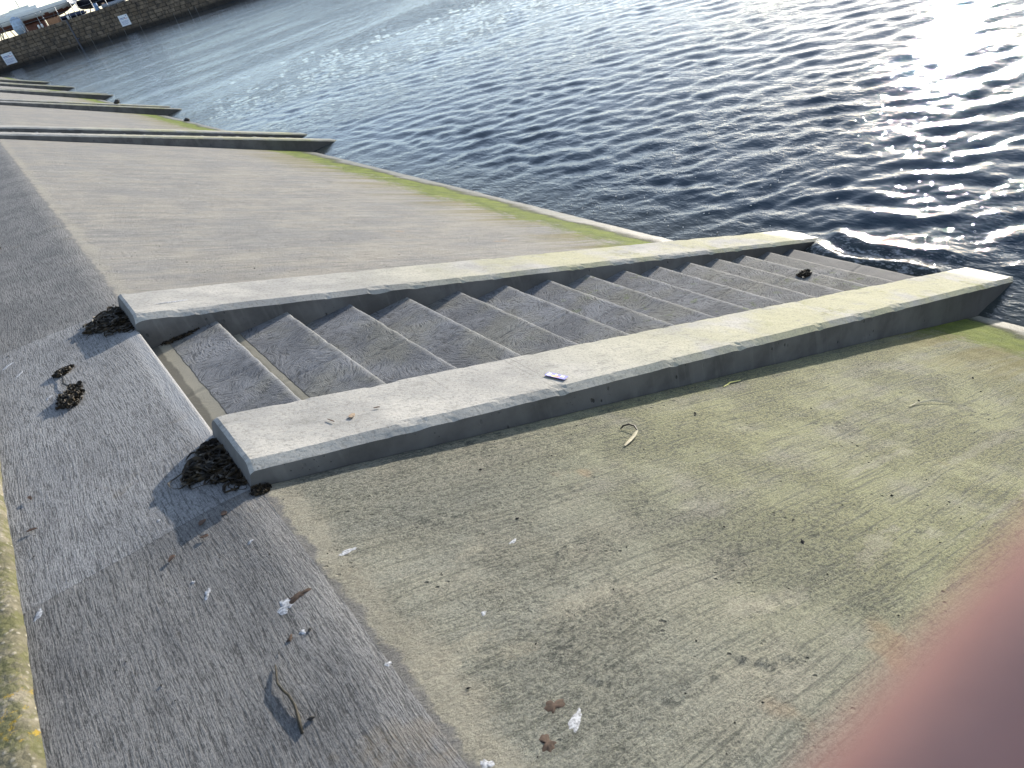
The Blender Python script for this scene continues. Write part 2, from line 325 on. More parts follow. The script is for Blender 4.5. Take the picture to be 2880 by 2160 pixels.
def mat_water():
    t = NT('sea_water'); P = t.pos(); x, y, z = t.xyz(P)
    r1 = t.noise(t.map(P, (1, 1, 0), rot=(0, 0, math.radians(-38))), 1.0, 2)
    rp = t.map(P, (2.0, 1.0, 1), rot=(0, 0, math.radians(-38)))
    f1 = t.noise(rp, 5.5, 4, .55); f2 = t.noise(rp, 16.0, 3, .5)
    calm = t.ss(t.noise(t.map(P, (.10, .22, 0), rot=(0, 0, math.radians(20))), 1.0, 3), .36, .62)
    far = t.ss(t.math('MAXIMUM', t.mul(x, .8), y), 7.0, 26.0)
    f0 = t.noise(rp, 2.3, 4, .6)
    h = t.mul(t.add(t.mul(t.mul(f0, far), 2.6), t.add(t.mul(f1, .8), t.mul(f2, .22))), t.add(t.mul(calm, .6), .55))
    nm = t.bump(h, .020)
    shallow = t.ss(x, 7.6, 6.0)
    c = t.mix(shallow, (.034, .054, .072), (.055, .062, .055))
    fz = t.mul(t.mul(t.ss(y, .25, .0), t.ss(y, -1.7, -1.5)), t.mul(t.ss(x, 6.25, 6.4), t.ss(x, 7.3, 6.7)))
    fz = t.math('MAXIMUM', fz, t.mul(t.ss(x, 6.34, 6.18), .55))
    lace = t.ss(t.add(t.noise(t.map(P, (1, .5, 1)), 16, 7, .8), t.mul(fz, .10)), .60, .70); foam = t.mul(lace, t.ss(fz, .05, .5))
    c = t.mix(t.mul(foam, .6), c, (.55, .56, .55))
    return t.fin(c, t.add(t.mul(foam, .4), .014), nm, .5, IOR=1.333)
M_SLIP, M_TREAD, M_CTOP, M_CSIDE = mat_slipway(), mat_tread(), mat_cheek(False), mat_cheek(True)
M_WALK_A = mat_walkway('walkway_grey_concrete', (.275, .268, .258), (.185, .183, .182), 0.0, .25)
M_WALK_B = mat_walkway('walkway_pale_concrete', (.36, .357, .355), (.258, .257, .258), 5.0)
M_SEAW, M_WATER = mat_seawall(), mat_water()
M_BASE = plain('dark_subgrade', (.06, .055, .05), .95)

# ------------------------------------------------------------------ ground: walkway, slipway
def axis(a, b, fn):
    v = [a]
    while v[-1] < b: v.append(v[-1] + fn(v[-1]))
    v[-1] = b; return np.array(v)
slip = tag(empty('slipway'), kind='structure'); walk = tag(empty('walkway'), kind='structure')
def lumps(X, Y, fine):
    z = .004 * fbm(X * .9, Y * .9, 3, 3)
    if fine:
        rz = np.clip((fbm(X * 1.7, Y * 1.7, 21, 3) + .05) * 3, 0, 1)
        z = z + .0035 * fbm(X * 9, Y * 9, 5, 3) * (.35 + rz) + .0012 * fbm(X * 2, Y * 30, 8, 2)
        for cx, cy, rx, ry, am in RUBBLE:
            g = np.exp(-((X - cx) / rx) ** 2 - ((Y - cy) / ry) ** 2); z = z + am * g * (fbm(X * 26, Y * 30, 9, 3) - .15)
    return z
def slab(y0, y1, res, fine, name='slab'):
    ys = np.linspace(y0 + .003, y1 - .003, max(3, int((y1 - y0) / res)))
    xs = axis(.012, 9.5, lambda v: max(.012, res * (1 if v < 3.2 else 1.6)) if v > .15 else .012)
    X, Y = np.meshgrid(xs, ys); Z = ground(X) + lumps(X, Y, fine)
    e = np.minimum(Y - y0, y1 - Y); Z -= .006 * np.clip(1 - e / .02, 0, 1) ** 2
    return fast_grid(name, X, Y, Z, M_SLIP, slip)
def walk_slab(y0, y1, res, mat, sharp):
    ys = np.linspace(y0 + .0006, y1 - .0006, max(3, int((y1 - y0) / res)))
    xs = np.concatenate([np.linspace(-.835, -.06, max(4, int(.78 / res))), np.linspace(-.052, .012 if not sharp else .0, 9)])
    X, Y = np.meshgrid(xs, ys)
    Z = ground(X)
    if sharp:
        yo = (y0 + y1) / 2 - (YN1 + YF1) / 2; ms = np.clip(np.minimum(Y - yo - YN0 + .12, YF0 + .12 - Y + yo) / .06, 0, 1)
        Z = Z * (1 - ms) + ms * (-SB * X - .008 * np.clip((X + .014) / .014, 0, 1) ** 2)
    Z = Z + lumps(X, Y, res < .03) * .7
    e = np.minimum(Y - y0, y1 - Y); Z -= .0012 * np.clip(1 - e / .008, 0, 1) ** 2
    if sharp:      # turn down the riser face
        X = np.concatenate([X, np.full((len(ys), 1), .002)], 1); Y = np.concatenate([Y, ys[:, None]], 1); Z = np.concatenate([Z, np.full((len(ys), 1), -.22)], 1)
    return fast_grid('slab', X, Y, Z, mat, walk)
slab(-8.0, YN1, .012, True)
slab(YF1, 8.3, .03, True); slab(8.3, YN1 + BAY, .06, False)
walk_slab(-8.0, YN1, .018, M_WALK_A, False); walk_slab(YN1, YF1, .018, M_WALK_B, True)
walk_slab(YF1, 7.6, .03, M_WALK_A, False); walk_slab(7.6, YN1 + BAY, .08, M_WALK_A, False)
for n in range(1, 7):
    o = n * BAY; rs = .1 if n < 3 else .25
    slab(YF1 + o, YN1 + o + BAY, rs, False)
    walk_slab(YN1 + o, YF1 + o, .15, M_WALK_B, True); walk_slab(YF1 + o, YN1 + o + BAY, .2, M_WALK_A, False)
B = Box()
xs_ = np.arange(.03, 6.2, .1)
for i in range(len(xs_) - 1):
    xa, xb = xs_[i], xs_[i + 1]; wa = .011 + .004 * math.sin(i * 1.7); za, zb_ = float(ground(xa)) + .003, float(ground(xb)) + .003
    B.add([(xa, 8.3 - wa, za), (xb, 8.3 - wa, zb_), (xb, 8.3 + wa, zb_), (xa, 8.3 + wa, za)], [(0, 1, 2, 3)])
B.obj('joint_filler', plain('pale_joint_filler', (.50, .46, .38), .8, nscale=4, var=.5), slip)
# one sheet beneath everything: sea bed and the ground behind the sea wall
gx = np.array([-60, -3, -.84, 0, 9.5, 14, 500.]); gz = np.array([.02, .0, -.05, -.30, ground(9.5) - .35, -6.5, -7.0])
gy = np.array([-80, -8, 0, 40, 100, 420.]); X, Y = np.meshgrid(gx, gy)
tag(fast_grid('ground', X, Y, np.tile(gz, (len(gy), 1)), M_BASE, smooth=False), kind='structure')

# old sea wall along the back of the walkway
ys = axis(-8, 112, lambda v: .02 if v < 1.5 else (.06 if v < 8 else .8))
prof = [(-.806, -.10), (-.807, .062), (-.812, .082), (-.822, .098), (-.850, .107), (-.90, .110), (-1.1, .112), (-1.5, .115), (-2.4, .12), (-2.41, -.2)]
PX = np.array([p[0] for p in prof]); PZ = np.array([p[1] for p in prof])
X = np.tile(PX, (len(ys), 1)); Z = np.tile(PZ, (len(ys), 1)); Y = np.tile(ys[:, None], (1, len(PX)))
jj = fbm(Y * 6, np.arange(len(PX))[None, :] * .7 + 0 * Y, 31, 4); X[:, :6] += .010 * jj[:, :6] ; Z[:, 1:9] += .008 * fbm(Y * 7, X * 7, 33, 3)[:, 1:9]
tag(fast_grid('sea_wall', X, Y, Z, M_SEAW), 'old lichen-spotted concrete wall edge along the back of the walkway', 'wall')

# ------------------------------------------------------------------ stairs
def make_step(k):
    x0, x1 = (k - 1) * T, k * T; zb, zn = -k * R + TF, -k * R
    ys = np.linspace(YN0 - .03, YF0 + .03, 116)
    xs = np.concatenate([np.linspace(x0 - .01, x1 - .03, 24), x1 - .016 + .016 * np.sin(np.linspace(-.3, math.pi / 2, 6))])
    X, Y = np.meshgrid(xs, ys); u = (X - x0) / T; Z = zb + (zn - zb) * u
    Z = Z + .0022 * fbm(X * 7 + k, Y * 7, 40 + k, 3)
    r = np.clip((X - (x1 - .016)) / .016, 0, 1); Z = Z - .016 * (1 - np.sqrt(np.clip(1 - r * r, 0, 1)))
    ch = np.clip(fbm(Y * 9 + k * 5, Y * 0 + k, 55, 3), 0, 1) * r; Z -= .012 * ch; X = X - .006 * ch
    jy = -.86 + .04 * math.sin(k * 2.3); Z = Z - .007 * np.exp(-((Y - jy) / .010) ** 2)
    X = np.concatenate([X, np.full((len(ys), 1), x1 - .004)], 1); Y = np.concatenate([Y, ys[:, None]], 1); Z = np.concatenate([Z, np.full((len(ys), 1), zn - R - .06)], 1)
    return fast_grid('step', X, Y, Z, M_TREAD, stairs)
def make_cheek(ya, yb, seed):
    """ya > yb faces; top chamfered both sides."""
    th = math.atan(CS); c, s = math.cos(th), math.sin(th); x0 = .033; z0 = CH - CS * x0; L = 9.0
    ss = np.concatenate([[-.004, 0.0, .012], np.arange(.03, L, .03)])
    cw, cdp = .038, .032
    def side(y, sg): return [(y, -.75), (y, -.40), (y, -.22), (y, -.10), (y, -cdp - .03), (y, -cdp), (y - sg * cw * .5, -cdp * .5), (y - sg * cw, 0), (y - sg * (cw + .02), 0)]
    A = side(ya, 1); Bp = side(yb, -1)[::-1]
    topn = 14; mid = [(A[-1][0] + (Bp[0][0] - A[-1][0]) * i / topn, 0.0) for i in range(1, topn)]
    pr = A + mid + Bp; yy = np.array([p[0] for p in pr]); nn = np.array([p[1] for p in pr]); m = len(pr)
    Sg, Yg = np.meshgrid(ss, yy, indexing='ij'); Ng = np.tile(nn, (len(ss), 1))
    Ng = Ng + .0035 * fbm(Sg * 3, Yg * 4, seed, 3) + .0016 * fbm(Sg * 14, Yg * 14, seed + 3, 3)
    ed = np.zeros(m); ed[[5, 7]] = 1; ed[[m - 6, m - 8]] = 1
    chip = np.clip(fbm(Sg * 11, Yg * 3, seed + 7, 4) - .15, 0, 1); Ng = Ng - .020 * chip * ed[None, :]
    endr = np.clip(1 - (Sg + .004) / .02, 0, 1); Ng = Ng - .012 * endr ** 2 * (Ng > -.05)
    X = x0 + Sg * c + Ng * s; Z = z0 - Sg * s + Ng * c; Y = Yg + .002 * fbm(Sg * 4, Ng * 8, seed + 9, 2)
    co = np.stack([X, Y, Z], -1).reshape(-1, 3); i = np.arange(len(ss) * m).reshape(len(ss), m)
    f = np.stack([i[:-1, :-1], i[1:, :-1], i[1:, 1:], i[:-1, 1:]], -1)
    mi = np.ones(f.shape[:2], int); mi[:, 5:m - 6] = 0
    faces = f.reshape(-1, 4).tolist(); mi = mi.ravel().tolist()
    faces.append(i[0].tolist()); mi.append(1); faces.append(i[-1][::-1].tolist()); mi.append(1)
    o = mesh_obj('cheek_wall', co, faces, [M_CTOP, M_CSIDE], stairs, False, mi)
    o.data.update()
    return o
stairs = empty('concrete_stairs')
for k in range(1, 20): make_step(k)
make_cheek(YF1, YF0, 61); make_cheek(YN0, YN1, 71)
tag(stairs, 'nearest flight of concrete steps with two raised side walls running down into the sea', 'stairs', 'flights of steps down the slipway')
ordn = ['second', 'third', 'fourth', 'fifth', 'farthest']
for n in range(1, 6):
    c = copy_tree(stairs); c.location = (0, BAY * n, 0)
    c['label'] = ('%s flight of concrete steps counted from the camera along the slipway' % ordn[n - 1]) if n < 5 else 'farthest flight of concrete steps before the stone harbour wall'

# ------------------------------------------------------------------ water
def make_water():
    xs = axis(4.9, 420, lambda v: max(.032, .0078 * (v - 1.5)))
    yp = axis(-2.5, 150, lambda v: max(.036, .0078 * (v + 2.5)))
    yn = -axis(2.5, 60, lambda v: max(.036, .06 * (v - 1.5)))[::-1]
    ys = np.concatenate([yn[:-1], yp]); X, Y = np.meshgrid(xs, ys)
    dx = np.gradient(xs)[None, :]; dy = np.gradient(ys)[:, None]; sp = np.maximum(dx, dy) + 0 * X
    Z = np.zeros_like(X); rng = np.random.default_rng(12)
    wx = X + .25 * fbm(X * .5, Y * .5, 81, 2); wy = Y + .25 * fbm(X * .5, Y * .5, 91, 2)
    amp = .80 + .45 * fbm(X * .12, Y * .2, 95, 2)
    for i in range(72):
        lam = .12 * (1.05 / .12) ** rng.random(); a = math.radians(38 + rng.normal() * 34)
        k = 2 * math.pi / lam; s = .035 * (lam / .36) ** (.10 if lam < .36 else -.5)
        f = np.clip(lam / (sp * 3.0) - .6, 0, 1)
        ph = k * (wx * math.cos(a) + wy * math.sin(a)) + rng.random() * 6.283
        Z += f * amp * (s / k) * (np.sin(ph) + .18 * np.cos(2 * ph))
    shore = np.clip((X - 5.9) / 1.6, .30, 1); Z *= shore
    # swash driven up between the side walls
    box = np.clip((YF0 + .02 - Y) / .12, 0, 1) * np.clip((Y - YN0) / .12, 0, 1)
    crest = 6.62 + .10 * np.sin(Y * 2.1) + .05 * np.sin(Y * 5 + 1)
    Z += box * (.095 * np.exp(-((X - crest) / .13) ** 2) + .045 * np.exp(-((X - crest - .42) / .12) ** 2))
    near = np.exp(-((X - 6.7) / .9) ** 2) * np.exp(-((Y + .8) / 2.0) ** 2)
    Z += near * .012 * fbm(X * 9, Y * 7, 99, 4)
    o = fast_grid('water', X, Y, Z + ZW, M_WATER); return tag(o, kind='structure')
make_water()

# ------------------------------------------------------------------ harbour wall
WO = Vector((6.349, 141.549, 0)); WD = Vector((.8225, -.5687, 0)); WN = Vector((-.5687, -.8225, 0))
WROT = math.atan2(WD.y, WD.x)                 # local +X runs along the wall, local -Y faces the water
def wl(t, back, z): p = WO + WD * t - WN * back; return (p.x, p.y, z)
WTOP = 1.30
def mat_stone():
    t = NT('harbour_stone'); P = t.pos(); x, y, z = t.xyz(P); oi = t.N('ShaderNodeObjectInfo').outputs['Random']
    n = t.noise(P, 1.4, 5, .65)
    c = t.mix(t.ss(oi, 0, 1), (.155, .115, .08), (.25, .19, .135)); c = t.mix(t.ss(n, .38, .68), c, (.085, .07, .058))
    c = t.mix(t.mul(t.ss(t.add(z, t.mul(n, .7)), -1.45, -2.15), .85), c, (.028, .026, .024))
    return t.fin(c, .9, t.bump(t.noise(P, 9, 5, .7), .06), .2)
M_STONE = mat_stone(); M_MORTAR = plain('dark_mortar', (.06, .052, .045), .95, nscale=.8)
hw = tag(empty('harbour_wall', wl(0, 0, 0)), 'long shaded stone harbour wall across the water behind the slipway', 'wall'); hw.rotation_euler.z = WROT
b = Box(); b.box(-20, 140, .06, 8, -7, WTOP - .02); b.obj('core', M_MORTAR, hw)
def stone_mesh(i):
    rng = random.Random(i); v = []; f = []
    e = .05
    for (yy, ins) in ((.5, 0), (.06, 0), (0.0, .06)):
        for sx, sz in ((-1, -1), (1, -1), (1, 1), (-1, 1)):
            v.append((sx * (.5 - ins * .7) + rng.uniform(-.02, .02) * (ins > 0), yy + rng.uniform(-.03, .03) * (ins > 0), sz * (.5 - ins) + rng.uniform(-.03, .03) * (ins > 0)))
    for r in (0, 4):
        for k in range(4): f.append((r + k, r + (k + 1) % 4, r + 4 + (k + 1) % 4, r + 4 + k))
    f.append((8, 9, 10, 11)); return v, f
SM = []
for i in range(6):
    v, f = stone_mesh(i); me = bpy.data.meshes.new('stone'); me.from_pydata(v, [], f); me.materials.append(M_STONE); me.update(); SM.append(me)
rs = random.Random(5); rest = Box(); ncount = 0; courses = 8; chh = .515
for c in range(courses):
    z0 = WTOP - (c + 1) * chh; t = -20 + rs.uniform(0, 1)
    while t < 138:
        w = rs.uniform(.7, 1.5) if c else rs.uniform(.8, 1.3)
        hgt = chh - .045 + (rs.uniform(0, .10) if c == 0 else 0); zz = z0 + hgt / 2 + .02; yo = rs.uniform(-.05, .02) - (.05 if c == 0 else 0)
        if -1.2 < t < 37 and ncount < 300:
            o = bpy.data.objects.new('stone', SM[rs.randrange(6)]); COL.objects.link(o); o.parent = hw
            o.location = (t + w / 2, yo, zz); o.scale = (w - .06, 1, hgt); ncount += 1
        else:
            v, f = stone_mesh(rs.randrange(6)); rest.add([(a[0] * (w - .06) + t + w / 2, a[1] + yo, a[2] * hgt + zz) for a in v], f)
        t += w
tag(rest.obj('stonework', M_STONE, hw), kind='stuff')
b = Box(); b.box(-20, 140, 8.0, 60, -7, WTOP - .03); qy = b.obj('quay', plain('quay_surface', (.16, .15, .14), .9, nscale=.5)); qy.location = wl(0, 0, 0); qy.rotation_euler.z = WROT; tag(qy, kind='structure')
M_SIGN = plain('sign_white_paint', (.80, .81, .84), .5, nscale=2, var=.05); M_INK = plain('sign_blue_ink', (.16, .20, .42), .6); M_RED = plain('sign_red_ink', (.5, .08, .08), .6)
def sign(t, w, z0, z1, label):
    r = tag(empty('notice_board', wl(t, -.06, z0)), label, 'sign', 'notice boards on the harbour wall'); r.rotation_euler.z = WROT; h = z1 - z0
    b = Box(); b.box(0, w, -.06, .0, 0, h); b.obj('board', M_SIGN, r)
    def bar(x0, x1, zc, th, m): q = Box(); q.box(x0 * w, x1 * w, -.068, -.0605, (zc - th) * h, (zc + th) * h); q.obj('lettering', m, r)
    for x0, x1, zc, th, m in ((.1, .66, .72, .03, M_INK), (.12, .5, .62, .018, M_INK), (.55, .9, .64, .02, M_RED), (.1, .88, .47, .010, M_INK), (.1, .9, .40, .010, M_INK), (.1, .8, .33, .010, M_INK), (.1, .86, .24, .010, M_INK), (.1, .7, .17, .010, M_INK), (.80, .88, .88, .045, M_INK)): bar(x0, x1, zc, th, m)
sign(1.94, 1.85, -1.98, -.38, 'white notice board on the harbour wall nearest the slipway corner')
sign(22.1, 1.52, -1.67, -.19, 'white notice board on the harbour wall farther out over the water')
M_STEEL = plain('galvanised_steel', (.30, .31, .33), .45, Metallic=.6); M_PALE = plain('pale_weathered_metal', (.30, .28, .26), .7)
b = Box(); b.tube([wl(14.45, -.1, WTOP), wl(14.45, -.1, -2.9)], .13, 8); b.tube([wl(14.9, -.12, -1.4), wl(14.45, -.12, -1.45)], .08, 6)
tag(b.obj('drain_pipe', plain('dark_pipe', (.10, .10, .12), .5)), 'dark vertical pipe running down the harbour wall between the two notice boards', 'pipe')
for i, (t, z0, z1) in enumerate(sorted(((13.85, -2.3, -3.1), (13.15, -1.24, -1.78), (10.9, -2.2, -3.1), (8.0, -2.19, -3.1), (30.4, -1.94, -2.85), (32.9, -1.95, -2.86), (34.05, -1.91, -2.84), (24.7, -2.03, -2.9), (22.05, -2.0, -3.0), (19.3, -2.12, -3.0), (16.55, -1.22, -3.0)))):
    b = Box(); b.tube([wl(t, -.09, z0), wl(t, -.09, z1)], .022, 6)
    tag(b.obj('wall_rod', M_PALE), '%s thin pale vertical rod from the left, low on the stone harbour wall' % ('first', 'second', 'third', 'fourth', 'fifth', 'sixth', 'seventh', 'eighth', 'ninth', 'tenth', 'last')[i], 'rod', 'rods on the harbour wall')
# railing
rl = tag(empty('quay_railing', wl(0, .3, WTOP)), 'grey metal post and rail fence along the harbour wall top', 'railing'); rl.rotation_euler.z = WROT
for t in (-2.2, .7, 3.6, 4.4, 7.25, 7.8, 10.3, 11.15, 13.6, 15.15, 16.1, 16.95, 19.2, 21.4, 24.2, 27.2, 30.2, 33.2, 36.2, 39.2, 42.2):
    hh = 1.15 if t in (3.6, 7.25, 15.15) else 2.1
    b = Box(); b.tube([(t, 0, -.05), (t, 0, hh)], .05, 6); b.obj('post', M_STEEL, rl)
b = Box(); b.tube([(-4, 0, 2.1), (44, 0, 2.06)], .035, 6); b.obj('rail', M_STEEL, rl)
b = Box(); b.tube([(-4, 0, 1.1), (44, 0, 1.1)], .02, 6); b.obj('rail', M_STEEL, rl)
# boats ashore on the quay
def hull(L, B, zk, zb, zs, mt, mb, root, bowright=False):
    n = 22; rows = 9; top = []; 
    V = []; F = []; mi = []
    for i in range(n):
        u = i / (n - 1); uu = 1 - u if bowright else u          # uu = 0 at the bow
        w = B / 2 * min(1.0, (uu / .42) ** .62 if uu > 0 else 0) * (1 - .22 * max(0, (uu - .55) / .45) ** 2)
        sheer = zs + .35 * (1 - uu) ** 2; kl = zk + (zb - zk) * max(0, (abs(uu - .5) - .28) / .22) ** 1.6
        for j in range(rows):
            s = j / (rows - 1); z = kl + (sheer - kl) * s; y = w * min(1, math.sin(min(1, s * 1.35) * math.pi / 2) ** .7)
            V.append((u * L, -y, z)); V.append((u * L, y, z))
    for i in range(n - 1):
        for j in range(rows - 1):
            a = (i * rows + j) * 2; c = ((i + 1) * rows + j) * 2
            F.append((a, c, c + 2, a + 2)); F.append((a + 1, a + 3, c + 3, c + 1))
            k = 0 if V[a][2] * .5 + V[c + 2][2] * .5 > zb else 1; mi += [k, k]
        t_ = ((i * rows + rows - 1) * 2); u_ = (((i + 1) * rows + rows - 1) * 2); F.append((t_, u_, u_ + 1, t_ + 1)); mi.append(0)
    for i in (0, n - 1):
        ring = [(i * rows + j) * 2 for j in range(rows)] + [(i * rows + j) * 2 + 1 for j in range(rows)][::-1]; F.append(tuple(ring)); mi.append(0)
    return mesh_obj('hull', V, F, [mt, mb], root, True, mi)
M_WHITE = plain('white_gelcoat', (.78, .77, .74), .35, nscale=1, var=.06); M_ANTI = plain('red_brown_antifouling', (.20, .085, .06), .8, nscale=1)
M_DARKH = plain('dark_blue_gelcoat', (.020, .022, .035), .4, nscale=1); M_GREYR = plain('grey_rubber', (.30, .32, .36), .6); M_TIMB = plain('cradle_timber', (.10, .07, .05), .9)
def boat(name, t, back, L, B, zk, zb, zs, mt, mb, label, bow, mast):
    r = tag(empty(name, wl(t, back, 0)), label, 'boat', 'boats laid up on the quay'); r.rotation_euler.z = WROT
    hull(L, B, zk, zb, zs, mt, mb, r, bow)
    c = Box(); c.box(L * .3, L * .66, -B * .26, B * .26, zs - .02, zs + .5); c.box(L * .36, L * .58, -B * .22, B * .22, zs + .5, zs + .75); c.obj('cabin', M_WHITE, r)
    k = Box(); k.box(L * .38, L * .62, -.14, .14, WTOP - .03, zk + .3); k.obj('keel', mb, r)
    for u in (.2, .8):
        for sgn in (-1, 1): q = Box(); q.tube([(L * u, sgn * B * .55, WTOP - .04), (L * u, sgn * B * .3, zb + .15)], .08, 6); q.obj('prop', M_TIMB, r)
    if mast: q = Box(); q.tube([(L * .45, 0, zs + .4), (L * .45, 0, zs + 14)], .09, 6); q.obj('mast', M_STEEL, r)
    return r
boat('yacht', -1.5, 6.0, 15.4, 4.2, 2.15, 2.95, 3.95, M_WHITE, M_ANTI, 'white yacht with red-brown bottom propped up behind the quay railing', False, True)
boat('yacht', -13.5, 13.0, 13.0, 4.0, 2.2, 3.0, 4.4, M_WHITE, M_ANTI, 'white yacht propped farther back at the left end of the quay', True, True)
boat('motor_boat', 13.2, 9.0, 9.5, 3.4, 1.7, 2.0, 3.3, M_DARKH, M_DARKH, 'dark-hulled boat standing on the quay right of the white yacht', True, False)
def lump(name, loc, sx, sy, sz, mat, seed, label, cat, n=14, m=9, flat=.0, rough=.16, group=None, rz=0.0):
    V = []; F = []
    for j in range(m + 1):
        th = math.pi * j / m
        for i in range(n):
            ph = 2 * math.pi * i / n; d = Vector((math.sin(th) * math.cos(ph), math.sin(th) * math.sin(ph), math.cos(th)))
            r = 1 + rough * float(fbm(np.array(d.x * 1.7 + seed), np.array(d.y * 1.7 + d.z * 2.3), seed, 3)) * 2
            z = d.z * r; z = max(z, -flat) if flat else z
            V.append((d.x * r * sx, d.y * r * sy, z * sz))
    for j in range(m):
        for i in range(n): F.append((j * n + i, (j + 1) * n + i, (j + 1) * n + (i + 1) % n, j * n + (i + 1) % n))
    o = mesh_obj(name, V, F, mat, None, True); o.location = loc; o.rotation_euler.z = rz
    return tag(o, label, cat, group)
lump('tarpaulin_bundle', wl(5.5, 2.6, 2.5), .85, .6, 1.3, plain('pale_blue_tarpaulin', (.45, .55, .68), .6, nscale=2), 3, 'tall pale blue tarpaulin bundle standing against the white yacht', 'tarpaulin')
def covered_boat(t, back, L, B, H, mat, name, label):
    r = tag(empty(name, wl(t, back, WTOP - .03)), label, 'boat'); r.rotation_euler.z = WROT
    hull(L, B, .05, .12, H * .55, mat, mat, r)
    v = []; f = []; n = 12
    for i in range(n):
        u = i / (n - 1); w = B * .5 * math.sin(math.pi * min(1, .12 + u * .9)) ** .5
        for k in range(5): a = math.pi * k / 4; v.append((u * L, -w * math.cos(a), H * .55 + H * .45 * math.sin(a) * (.6 + .4 * math.sin(math.pi * u))))
    for i in range(n - 1):
        for k in range(4): f.append((i * 5 + k, i * 5 + k + 1, (i + 1) * 5 + k + 1, (i + 1) * 5 + k))
    mesh_obj('cover', v, f, mat, r, True); return r
covered_boat(12.3, 2.6, 4.2, 1.5, .75, plain('navy_boat_cover', (.035, .045, .09), .7), 'covered_dinghy', 'small boat under a navy cover behind the railing')
r = tag(empty('inflatable_dinghy', wl(19.9, 2.2, WTOP - .03)), 'grey inflatable dinghy on the quay at the right end of the railing view', 'dinghy'); r.rotation_euler.z = WROT
b = Box(); b.tube([(0, -.6, .3), (2.6, -.6, .3), (3.4, -.35, .38), (3.7, 0, .45), (3.4, .35, .38), (2.6, .6, .3), (0, .6, .3)], .26, 8); b.obj('tube', M_GREYR, r, True)
b = Box(); b.box(.1, 2.9, -.5, .5, .08, .16); b.obj('floor', M_TIMB, r); b = Box(); b.box(0.0, .1, -.5, .5, .1, .75); b.obj('transom', M_TIMB, r)
b = Box(); b.box(3.0, 3.5, -.28, .25, 0, .55); b.box(2.95, 3.55, -.33, .30, .5, .6); o = b.obj('red_bin', plain('red_plastic', (.5, .07, .06), .5)); o.location = wl(20.6, 3.4, WTOP - .03); o.rotation_euler.z = WROT; tag(o, 'small red plastic bin beside the grey dinghy', 'bin')
b = Box(); b.box(0, 1.75, -.5, .5, 0, .06)
for i in range(5): b.box(0, 1.75, -.53, -.50, .06 + i * .16, .20 + i * .16)
b.box(0, .06, -.5, .5, .06, .86); b.box(1.69, 1.75, -.5, .5, .06, .86); b.box(0, 1.75, .44, .5, .06, .86)
o = b.obj('crate', plain('orange_brown_timber', (.42, .22, .12), .8)); o.location = wl(10.95, 1.5, WTOP - .03); o.rotation_euler.z = WROT; tag(o, 'orange-brown wooden crate on the harbour wall under the yacht', 'crate')
b = Box(); b.tube([(0, 0, 0), (0, 0, .05), (0, 0, .5), (0, 0, .55), (0, 0, .95), (0, 0, 1.0)], [.30, .32, .31, .33, .31, .30], 16); o = b.obj('drum', plain('pale_blue_plastic', (.22, .34, .55), .5), None, True); o.location = wl(19.0, 1.6, WTOP - .03); tag(o, 'pale blue plastic drum beside the dark-hulled boat', 'drum')
for t, lb in ((10.05, 'left of the two white fenders hanging together at the wall top'), (10.6, 'right of the two white fenders hanging together at the wall top'), (15.0, 'single white fender hanging at the wall top beside the pipe')):
    b = Box(); b.tube([(0, 0, .62), (0, 0, .58), (0, 0, .50), (0, 0, .12), (0, 0, .04), (0, 0, 0)], [.03, .05, .15, .16, .08, .04], 10); o = b.obj('fender', M_WHITE, None, True); o.location = wl(t, -.22, 1.25); tag(o, lb, 'fender', 'white fenders on the wall')

# ------------------------------------------------------------------ wrack, droppings, litter
def gz(x, y):
    a = -SB * x; b = ZA - SA * x; m = min(a, b); k = .012
    return m - k * math.log(math.exp(-(a - m) / k) + math.exp(-(b - m) / k)) + .001
def gzf(x, y): return gz(x, y) - .001 + float(lumps(np.array(x), np.array(y), True)) * (1.0 if x > 0 else .7)
def treadz(k):
    return lambda x, y: -k * R + TF * (k * T - x) / T
def topz(x, y): return CH - CS * x + .003
M_WEED = NT('dark_kelp'); _v = M_WEED.objc(); M_WEED = M_WEED.fin(M_WEED.mix(M_WEED.ss(M_WEED.noise(_v, 40, 3), .4, .62), (.012, .009, .006), (.052, .036, .018)), .5, None, .3)
M_STRAW = plain('bleached_stalk', (.52, .46, .30), .7, nscale=30); M_DROP = plain('bird_dropping_white', (.47, .475, .49), .85, nscale=140, var=.55)
M_BROWN = plain('brown_dried_matter', (.085, .055, .038), .85, nscale=70, var=.5); M_LEAF = plain('brown_leaf', (.10, .058, .038), .7, nscale=50); M_TAN = plain('tan_leaf', (.33, .24, .16), .7, nscale=50); M_ROCK = plain('dark_stone', (.055, .052, .05), .8, nscale=9, bump=.01)
def ribbon(B, pts, w, th=.35, roll=None):
    n = len(pts); pts = [Vector(p) for p in pts]; vs = []
    for i, p in enumerate(pts):
        t = (pts[min(i + 1, n - 1)] - pts[max(i - 1, 0)]); t = t.normalized() if t.length > 1e-6 else Vector((1, 0, 0))
        a = t.cross(Vector((0, 0, 1))); a = a.normalized() if a.length > .01 else Vector((0, 1, 0)); c = a.cross(t)
        if roll: a, c = a * math.cos(roll[i]) + c * math.sin(roll[i]), c * math.cos(roll[i]) - a * math.sin(roll[i])
        ww = w * (.35 + .65 * math.sin(math.pi * min(1, .12 + .8 * i / max(1, n - 1))))
        vs += [p + a * ww, p + c * ww * th, p - a * ww, p - c * ww * th]
    fs = [(3, 2, 1, 0)]
    for i in range(n - 1):
        for k in range(4): fs.append((i * 4 + k, i * 4 + (k + 1) % 4, i * 4 + 4 + (k + 1) % 4, i * 4 + 4 + k))
    fs.append(tuple((n - 1) * 4 + k for k in range(4))); B.add(vs, fs)
